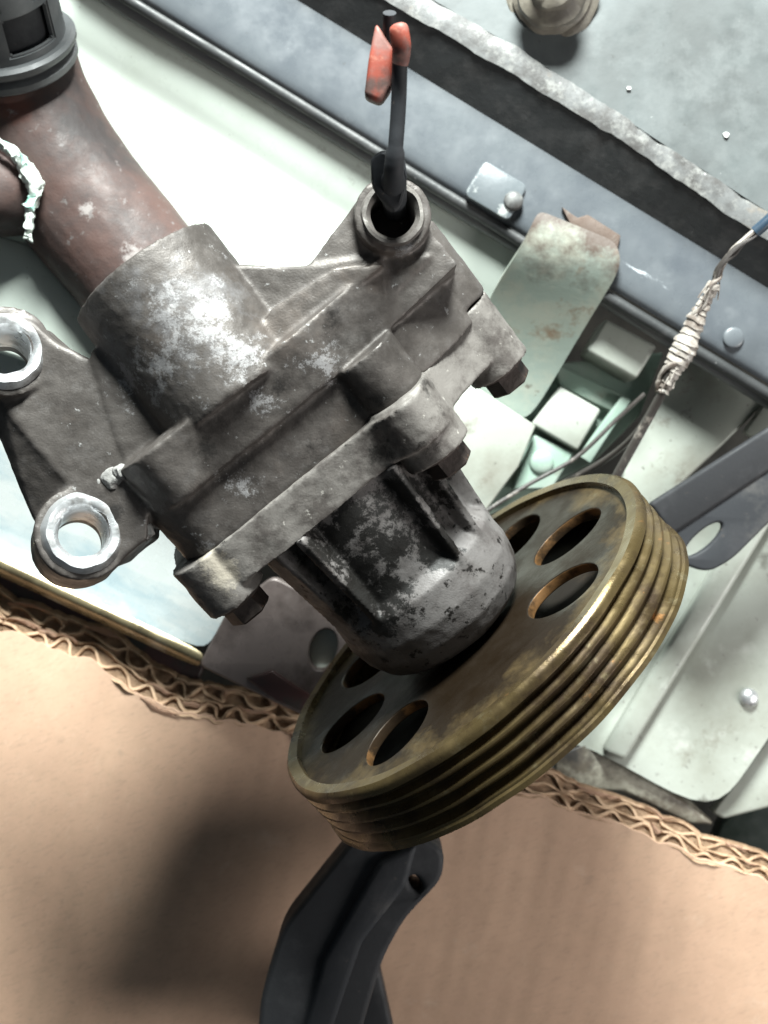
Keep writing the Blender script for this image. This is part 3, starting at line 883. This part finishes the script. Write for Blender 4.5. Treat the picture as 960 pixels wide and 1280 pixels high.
obj('shade_hose', bm, M['rubber'], cl)  # added hose run, mostly out of view, bent to throw shade on the inner panel

# ---------------------------------------------------------------- black brackets
ba = empty('slotted_arm', P(910, 610, -200), 'black metal arm with a rounded slotted end, right of the pulley', 'bracket')
out = rounded([(795, 640), (960, 560), (1060, 500), (1060, 560), (960, 655), (915, 700), (885, 716), (856, 706), (840, 690)], [5, 5, 5, 5, 5, 20, 18, 18, 10])
slot = [(900 + x, 664 + y) for x, y in circle2(0, 0, 30, 24, 10, -0.72)]
slot = [(x - 20, y + 10) for x, y in slot]
obj('arm_plate', plate_px(out, [slot], -250, 18, 4), M['darkplastic'], ba)
obj('arm_flange', slab_bm([(812, 630, -232), (962, 534, -232), (1060, 480, -232), (1060, 520, -246), (960, 590, -246), (840, 670, -246)], 26, 6), M['rubber'], ba)
bb = empty('black_bracket', P(440, 1180, -200), 'black angled bracket with a small hole, lying on the cardboard below the pulley', 'bracket')
out = rounded([(440, 1050), (520, 1040), (556, 1064), (553, 1100), (505, 1150), (478, 1200), (440, 1330), (320, 1330), (325, 1250), (352, 1160)], [10, 20, 14, 16, 20, 20, 5, 5, 20, 20])
bb_dz = 0
hol = circle2(519, 1105, 7, 16, 11, -0.6)
obj('bracket_plate', plate_px(out, [hol], -176, 90, 8), M['rubber'], bb)
obj('bracket_rib', slab_bm([(474, 1076, -160), (522, 1056, -160), (508, 1108, -160), (452, 1180, -166), (412, 1300, -172), (374, 1300, -172), (402, 1200, -167)], 36, 9), M['darkplastic'], bb)
bm = slab_bm([(452, 1210, -280), (474, 1212, -280), (500, 1330, -280), (420, 1330, -280)], 50, 6)
obj('bracket_foot', bm, M['rubber'], bb)

# ---------------------------------------------------------------- taped cable
tc = empty('taped_cable', P(840, 430, -180), 'frayed cable wrapped in dirty grey tape, hanging across the blue grey crossmember', 'cable')
mid = [P(962, 274, -110), P(935, 298, -120), P(905, 328, -130), P(890, 362, -145), P(872, 395, -160), P(855, 436, -170), P(840, 464, -180), P(828, 490, -190)]
c = spline(mid, 8)
n = len(c)
bm = bmesh.new()
cc = spline(c[22::3] + [c[-1]], 14)
rr = [7 + 9 * math.exp(-((i / len(cc) - 0.52) / 0.25) ** 2) + 2.6 * ((i * 0.115 + 0.3 * mnoise.noise(Vector((i * 0.05, 3, 0)))) % 1.0) + 3 * mnoise.noise(Vector((i * 0.07, 0, 0))) for i in range(len(cc))]
tube(bm, cc, rr, 22, True, 0.8)
jitter(bm, 2.5, 10)
obj('tape_wrap', bm, M['tape'], tc)
for ph in range(3):
    bm = bmesh.new()
    pts = []
    for i, p in enumerate(c):
        a = i * (0.30 + 0.12 * mnoise.noise(Vector((i * 0.15, ph, 0)))) + ph * 2.1
        rad = 4 if i < 22 else rr[min((i - 22) * 4, len(rr) - 1)] * (0.55 if ph else 0.85)
        pts.append(p + Vector((math.cos(a), 0.4 * math.sin(a), math.sin(a))) * rad)
    tube(bm, pts, 3.4, 8)
    obj('twisted_strand', bm, M['tape' if ph == 0 else 'wire'], tc)
for q, ex in enumerate(([P(828, 490, -190), P(812, 520, -210), P(790, 560, -230), P(768, 600, -250), P(750, 640, -270)],
                        [P(826, 490, -200), P(796, 540, -260), P(756, 575, -310), P(700, 606, -350), P(640, 640, -380)])):
    bm = bmesh.new()
    tube(bm, spline(ex, 6), 6.5 if q == 0 else 4.5, 10)
    obj('cable_lead', bm, M['wire'], tc)
bm = bmesh.new()
for q in range(16):
    p = c[R.randint(12, len(c) - 6)]
    d = Vector((R.uniform(-1, 1), R.uniform(-1, 1), R.uniform(-0.2, 0.8))).normalized()
    dn = (c[-1] - c[10]).normalized()
    tube(bm, spline([p + d * 6, p + d * 13 + dn * 8, p + d * R.uniform(12, 20) + dn * R.uniform(16, 34)], 4), 1.1, 5)
o = obj('frayed_fibre', bm, M['tape'], tc)
o['kind'] = 'stuff'
bm = bmesh.new()
tube(bm, spline([P(975, 262, -105), P(958, 278, -110), P(944, 290, -116)], 4), 8, 10)
obj('blue_sleeve', bm, M['bluecap'], tc)

# ================================================================== the pump
pump = empty('coolant_pump', C0, 'grimy grey cast metal pump with bolted cover and olive grooved pulley', 'pump')

def lobe_outline(dz=0.0):
    """cover / flange outline in (u, v)"""
    lob = [(-214, 62), (-160, 104), (20, 106), (62, 112), (80, 136), (112, 142), (140, 120), (150, 78), (205, 40), (238, 22), (262, 4), (268, -40), (235, -75),
           (170, -110), (90, -170), (-40, -190), (-150, -150), (-215, -60)]
    return rounded([(x + dz * (1 if x > 0 else -1), y) for x, y in lob], 14, 3)

def prism_uv(bm, outline, t0, t1):
    prism(bm, [loc3(u, v, t0) for u, v in outline], t1 - t0, A)

def cyl(bm, p, q, r, seg=32):
    p, q = Vector(p), Vector(q)
    fr = frame_of(p, q - p)
    lathe(bm, [(r, 0), (r, (q - p).length)], fr, seg, closed=False)

tL1 = L(232, 526, 104)[1]; tL2 = L(350, 620, 104)[1]; tL3 = L(382, 668, 104)[1]
# --- housing: volute flange, body, neck and both arms fused into one casting
bm = bmesh.new()
uL = L(166, 603, 70)[0] - 6
fl_out = rounded([(uL, 70), (-160, 110), (60, 110), (150, 88), (235, 44), (256, 8), (258, -40), (225, -80), (90, -160), (-40, -180), (-150, -140), (uL, -50)], 16, 3)
tJ = L(404, 474, 102)[1]
prism_uv(bm, fl_out, tL1, tJ + 6)
prism_uv(bm, [(x * (0.965 if x > 0 else 1.05), y * 0.90) for x, y in fl_out], tJ, tL2 + 2)
tK = L(600, 372, 20)[1]
cyl(bm, loc3(232, -12, tL1 + 14), loc3(232, -12, tK), 41, 28)
cyl(bm, loc3(106, 84, tJ + 6), loc3(106, 84, tL2 - 2), 40, 28)
# neck, its axis in the picture plane
ndir = Vector((-0.604, 0.797, 0))
e0 = (P(97, 405, 146) + P(262, 280, 146)) / 2
cyl(bm, e0 - ndir * 0, e0 - ndir * 185, 94, 48)
# body block joining neck to flange
prism(bm, [P(x, y, 180) for x, y in [(112, 440), (180, 372), (300, 330), (345, 332), (395, 330), (470, 318), (540, 320), (300, 560), (190, 640), (165, 600), (140, 530)]], 150)
prism(bm, [P(x, y, 203) for x, y in [(262, 500), (340, 385), (420, 335), (480, 330), (320, 470), (275, 520)]], 120)
# left arm plate with two eyes
bolt_ax = Vector((0.30, 0.18, 1)).normalized()
pB = P(103, 667, 180); pA = P(8, 440, 180)
prism(bm, [P(x, y, 178) for x, y in [(-60, 395), (0, 392), (40, 402), (72, 430), (110, 448), (200, 470), (220, 590), (185, 640), (183, 674), (150, 700), (100, 680), (84, 606), (0, 505), (-60, 440)]], 90)
vs_ = [[bm.verts.new(P(x, y, z)) for x, y, z in r_] for r_ in (
    [(-70, 425, 178), (0, 497, 178), (86, 602, 178), (140, 640, 172)], [(-70, 478, 150), (0, 548, 150), (42, 648, 150), (70, 706, 150)],
    [(-70, 478, 80), (0, 548, 80), (42, 648, 80), (70, 706, 80)], [(-70, 425, 80), (0, 497, 80), (86, 602, 80), (140, 640, 80)])]
for a_ in range(4):
    for k in range(3):
        bm.faces.new((vs_[a_][k], vs_[a_][k + 1], vs_[(a_ + 1) % 4][k + 1], vs_[(a_ + 1) % 4][k]))
for k in (0, 3): bm.faces.new([vs_[a_][k] for a_ in range(4)])
prism(bm, [P(x, y, 152) for x, y in [(110, 600), (180, 640), (178, 676), (150, 705), (100, 722), (72, 706)]], 70)
cyl(bm, pB + bolt_ax * 4, pB - bolt_ax * 85, 53)
cyl(bm, pA + bolt_ax * 4, pA - bolt_ax * 85, 52)
# upper arm and its eye
axT = Vector((0.06, 0.02, 1)).normalized()
pT = P(491, 268, 196)
cyl(bm, pT, pT - axT * 95, 43)
prism(bm, [P(x, y, 176) for x, y in [(452, 245), (535, 285), (572, 330), (500, 400), (400, 400), (375, 345), (395, 318)]], 80)
hous = remesh(bm, 2.7, 5, 2.0, 70, 0.35)
ho = link('housing', hous, M['cast'], pump)

def cut(o, cyls):
    """drill round holes right through a finished casting"""
    bmc = bmesh.new()
    for p, q, r in cyls: cyl(bmc, p, q, r, 40)
    bmesh.ops.recalc_face_normals(bmc, faces=bmc.faces)
    for v in bmc.verts: v.co = (v.co - WL[o]) * K
    mc = bpy.data.meshes.new('c'); bmc.to_mesh(mc); bmc.free()
    oc = bpy.data.objects.new('c', mc)
    COL.objects.link(oc)
    oc.location = o.matrix_basis.translation if o.parent is None else (WL[o]) * K
    bpy.context.view_layer.update()
    m = o.modifiers.new('b', 'BOOLEAN')
    m.operation = 'DIFFERENCE'; m.object = oc; m.solver = 'EXACT'
    dg = bpy.context.evaluated_depsgraph_get()
    me = bpy.data.meshes.new_from_object(o.evaluated_get(dg))
    o.modifiers.clear()
    old = o.data
    o.data = me
    bpy.data.objects.remove(oc)
    bpy.data.meshes.remove(old)
    me.name = o.name
    for p in me.polygons: p.use_smooth = True
    me.set_sharp_from_angle(angle=math.radians(38))
cut(ho, [(pB + bolt_ax * 60, pB - bolt_ax * 200, 29), (pA + bolt_ax * 60, pA - bolt_ax * 200, 28), (pT + axT * 60, pT - axT * 80, 26)])

def ring_part(p, ax, r0, r1, h, back, mat, name='bush_ring'):
    bm = bmesh.new()
    fr = frame_of(p, ax)
    lathe(bm, [(r0, -back), (r0, h - 8), (r0 + 5, h - 1), (r0 + 9, h), (r1 - 6, h), (r1, h - 7), (r1 + 1, -10), (r1 - 6, -back)], fr, 56)
    jitter(bm, 1.6, 16)
    return obj(name, bm, mat, pump)
ring_part(pB + bolt_ax * 5, bolt_ax, 27, 46, 7, 70, M['bush'])
ring_part(pA + bolt_ax * 5, bolt_ax, 26, 44, 7, 70, M['bush'])
ring_part(pT + axT * 1, axT, 25, 36, 6, 60, M['cover'])

# chalky crusts by the eye
for (x, y, z, s) in ((140, 598, 176, 12), (152, 590, 182, 9), (128, 604, 172, 7), (176, 648, 170, 9), (181, 664, 168, 10), (170, 632, 172, 6)):
    bm = bmesh.new()
    bmesh.ops.create_icosphere(bm, subdivisions=3, radius=s)
    for v in bm.verts:
        v.co.z *= 0.6
        v.co += P(x, y, z)
        v.co += mnoise.noise_vector(v.co / 7.0) * 4
    obj('chalk_crust', bm, M['chalk'], pump)

# --- cover plate with bolt ears
bm = bmesh.new()
prism_uv(bm, lobe_outline(), tL2, tL3)
eu1, et1 = L(628, 380, 30); eu2, et2 = L(530, 505, 140); eu3, et3 = L(262, 722, 90)
bolts = []
tE1 = L(630, 440, -10)[1]; tE2 = L(545, 555, 120)[1]; tE3 = L(300, 755, 80)[1]
def ear(u, v, r, t0, t1): cyl(bm, loc3(u, v, t0), loc3(u, v, t1), r, 28)
u1 = L(640, 400, -10)[0]; u2 = L(525, 520, 110)[0]; u3 = L(268, 735, 60)[0]
print('dbg', tL1, tL2, tL3, tE1, tE2, tE3, u1, u2, u3)
ear(232, -12, 40, tK + 3, tL3 + 22)
ear(106, 90, 42, tL2 - 4, tL3 + 26)
ear(-180, 62, 40, tL2, tL3 + 16)
ear(-60, -170, 42, tL2, tL3 + 20)
cov = remesh(bm, 2.7, 2, 1.6, 45, 0.4)
link('cover_plate', cov, M['cover'], pump)
def bolt(u, v, t, r=27, h=30):
    bm = bmesh.new()
    fr = (loc3(u, v, t), U, V, A)
    lathe(bm, [(r * 1.12, -6), (r * 1.18, 0), (r * 1.18, 4), (r * 1.1, 7), (8, 7)], fr, 28, closed=False)
    lathe(bm, [(r, 6), (r, h - 3), (r * 0.86, h)], fr, 6, closed=False)
    bmesh.ops.recalc_face_normals(bm, faces=bm.faces)
    o = obj('bolt', bm, M['bolt'], pump, smooth=False)
bolt(232, -14, tL3 + 20)
bolt(108, 88, tL3 + 24)
bolt(-180, 62, tL3 + 14)
bolt(-60, -170, tL3 + 18)

# --- nose with ribs
bm = bmesh.new()
nfr = (loc3(-6, 0, 0), U, V, A)
lathe(bm, [(100, tL3 - 10), (101, -150), (103, -132), (116, -116), (119, -80), (114, -52), (102, -30), (84, -18), (50, -14)], nfr, 56, closed=False)
for ang, w_, h_, t0, t1 in ((126, 9, 26, tL3, -95), (142, 6, 34, tL3, -80), (152, 26, 30, tL3, -70), (62, 8, 26, tL3, -62), (38, 10, 20, tL3, -60), (200, 12, 26, tL3, -90), (280, 12, 26, tL3, -90), (0, 14, 26, tL3, -60)):
    a = math.radians(ang)
    rd = U * math.cos(a) + V * math.sin(a)
    td = V * math.cos(a) - U * math.sin(a)
    base = loc3(-6, 0, 0)
    q = [base + rd * rr_ + td * s_ * w_ for rr_, s_ in ((80, -1), (80, 1))]
    p_ = [base + rd * 80 - td * w_ + A * t0, base + rd * (106 + h_) - td * w_ * 0.6 + A * t0, base + rd * (106 + h_) + td * w_ * 0.6 + A * t0, base + rd * 80 + td * w_ + A * t0]
    p2 = [base + rd * 80 - td * w_ + A * t1, base + rd * (110 + h_ * 0.15) - td * w_ * 0.6 + A * t1, base + rd * (110 + h_ * 0.15) + td * w_ * 0.6 + A * t1, base + rd * 80 + td * w_ + A * t1]
    a1 = [bm.verts.new(x) for x in p_]; b1 = [bm.verts.new(x) for x in p2]
    bm.faces.new(a1); bm.faces.new(list(reversed(b1)))
    for i in range(4):
        j = (i + 1) % 4
        bm.faces.new((a1[j], a1[i], b1[i], b1[j]))
nose = remesh(bm, 2.6, 3, 1.2, 70, 0.3)
link('nose', nose, M['nose'], pump)
bm = bmesh.new()
lathe(bm, [(10, -40), (48, -40), (48, 10), (10, 10)], nfr, 32)
obj('drive_hub', bm, M['bolt'], pump)

# --- pulley
RP = 281
TH2 = 0.724
A2 = Vector((math.sin(TH2) * 0.9677, -math.cos(TH2) * 0.9677, -0.2523)).normalized()
U2 = Vector((math.cos(TH2), math.sin(TH2), 0))
V2 = U2.cross(A2).normalized()
if V2.z < 0: V2 = -V2
C2 = P(569, 781, 0)
FR2 = (C2, U2, V2, A2)
pul = [(RP - 20, 0), (RP - 6, -1), (RP - 2, 2), (RP, 6), (RP, 12)]
t = 10
for g in range(4):
    pul += [(RP - 3, t + 1.5), (RP - 8, t + 6.5), (RP - 8.5, t + 9.5), (RP - 3, t + 14), (RP - 0.5, t + 15), (RP, t + 16.2), (RP, t + 18)]
    t += 18
pul += [(RP + 3, t + 2), (RP + 4, t + 8), (RP - 2, t + 11), (RP - 20, t + 9), (RP - 22, 20)]
bm = bmesh.new()
lathe(bm, pul, FR2, 160)
for v in bm.verts:       # a nick in the outer flange and slight unevenness
    v.co += mnoise.noise_vector(v.co / 60.0) * 1.2
pr = obj('pulley', bm, M['pulley'], pump)
holes = [circle2(178 * math.cos(math.radians(a)), 178 * math.sin(math.radians(a)), 52, 36, 44, math.radians(a)) for a in (2, 47, 138, 181, 227, 272, 317)]
me_bm = plate3d(circle2(0, 0, RP - 15, 128), holes + [circle2(0, 0, 44, 40)], 14, (C2 + A2 * 8, U2, V2, -A2), 2.0)
me_bm.faces.ensure_lookup_table()
me = mesh_of(me_bm)
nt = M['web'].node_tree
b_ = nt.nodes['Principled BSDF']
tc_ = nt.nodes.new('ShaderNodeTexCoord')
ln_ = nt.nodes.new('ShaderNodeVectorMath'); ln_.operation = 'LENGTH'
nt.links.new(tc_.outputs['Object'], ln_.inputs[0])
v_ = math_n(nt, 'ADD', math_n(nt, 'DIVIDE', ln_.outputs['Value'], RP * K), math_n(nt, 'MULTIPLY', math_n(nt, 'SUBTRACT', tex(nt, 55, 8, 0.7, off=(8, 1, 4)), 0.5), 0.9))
nt.links.new(mixc(nt, ramp(nt, v_, 0.80, 1.02), (0.014, 0.009, 0.005), b_.inputs['Base Color'].links[0].from_socket), b_.inputs['Base Color'])  # dark oil towards the hub, with the nose's shade also put into the colour
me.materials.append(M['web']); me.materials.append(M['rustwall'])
for p in me.polygons:
    c = p.center - C2
    if abs(p.normal.dot(A2)) < 0.3 and math.hypot(c.dot(U2), c.dot(V2)) < RP - 25: p.material_index = 1
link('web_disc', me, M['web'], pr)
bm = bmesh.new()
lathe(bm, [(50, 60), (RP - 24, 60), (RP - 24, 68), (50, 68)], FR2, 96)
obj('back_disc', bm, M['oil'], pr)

# ---------------------------------------------------------------- hook through the upper eye
hk = empty('hanging_hook', P(490, 200, 260), 'dark metal hook with orange plastic grip passing through the upper eye of the pump', 'hook')
bm = bmesh.new()
sh = [P(494, 262, 150), P(492, 225, 262), P(494, 190, 290), P(497, 150, 300), P(499, 110, 310), P(500, 60, 330)]
tube(bm, spline(sh, 6), [14] * 7 + [11 - 0.2 * i for i in range(6)] + [8] * 18, 14)
obj('shank', bm, M['darkplastic'], hk)
bm = slab_bm([(462, 196, 275), (478, 184, 275), (506, 196, 275), (509, 222, 272), (500, 258, 250), (487, 262, 240), (466, 232, 262)], 26, 6)
jitter(bm, 2, 14)
obj('tongue', bm, M['darkplastic'], hk)
bm = slab_bm([(470, 26, 320), (492, 60, 318), (490, 108, 312), (476, 128, 310), (455, 119, 312), (461, 70, 318)], 22, 5)
obj('orange_grip', bm, M['orange'], hk)
bm = bmesh.new()
tube(bm, spline([P(497, 30, 340), P(500, 46, 338), P(502, 64, 332), P(500, 80, 326)], 5), [6, 9, 10.5, 11, 11, 11, 11, 11, 11, 10.5, 10, 10, 9.5, 9.5, 9, 9], 14, True, 0.8)
obj('orange_knob', bm, M['orange'], hk)
bm = bmesh.new()
tube(bm, spline([P(487, 16, 325), P(486, 60, 300), P(484, 84, 294), P(482, 104, 290)], 5), 7, 10)
obj('second_rod', bm, M['darkplastic'], hk)
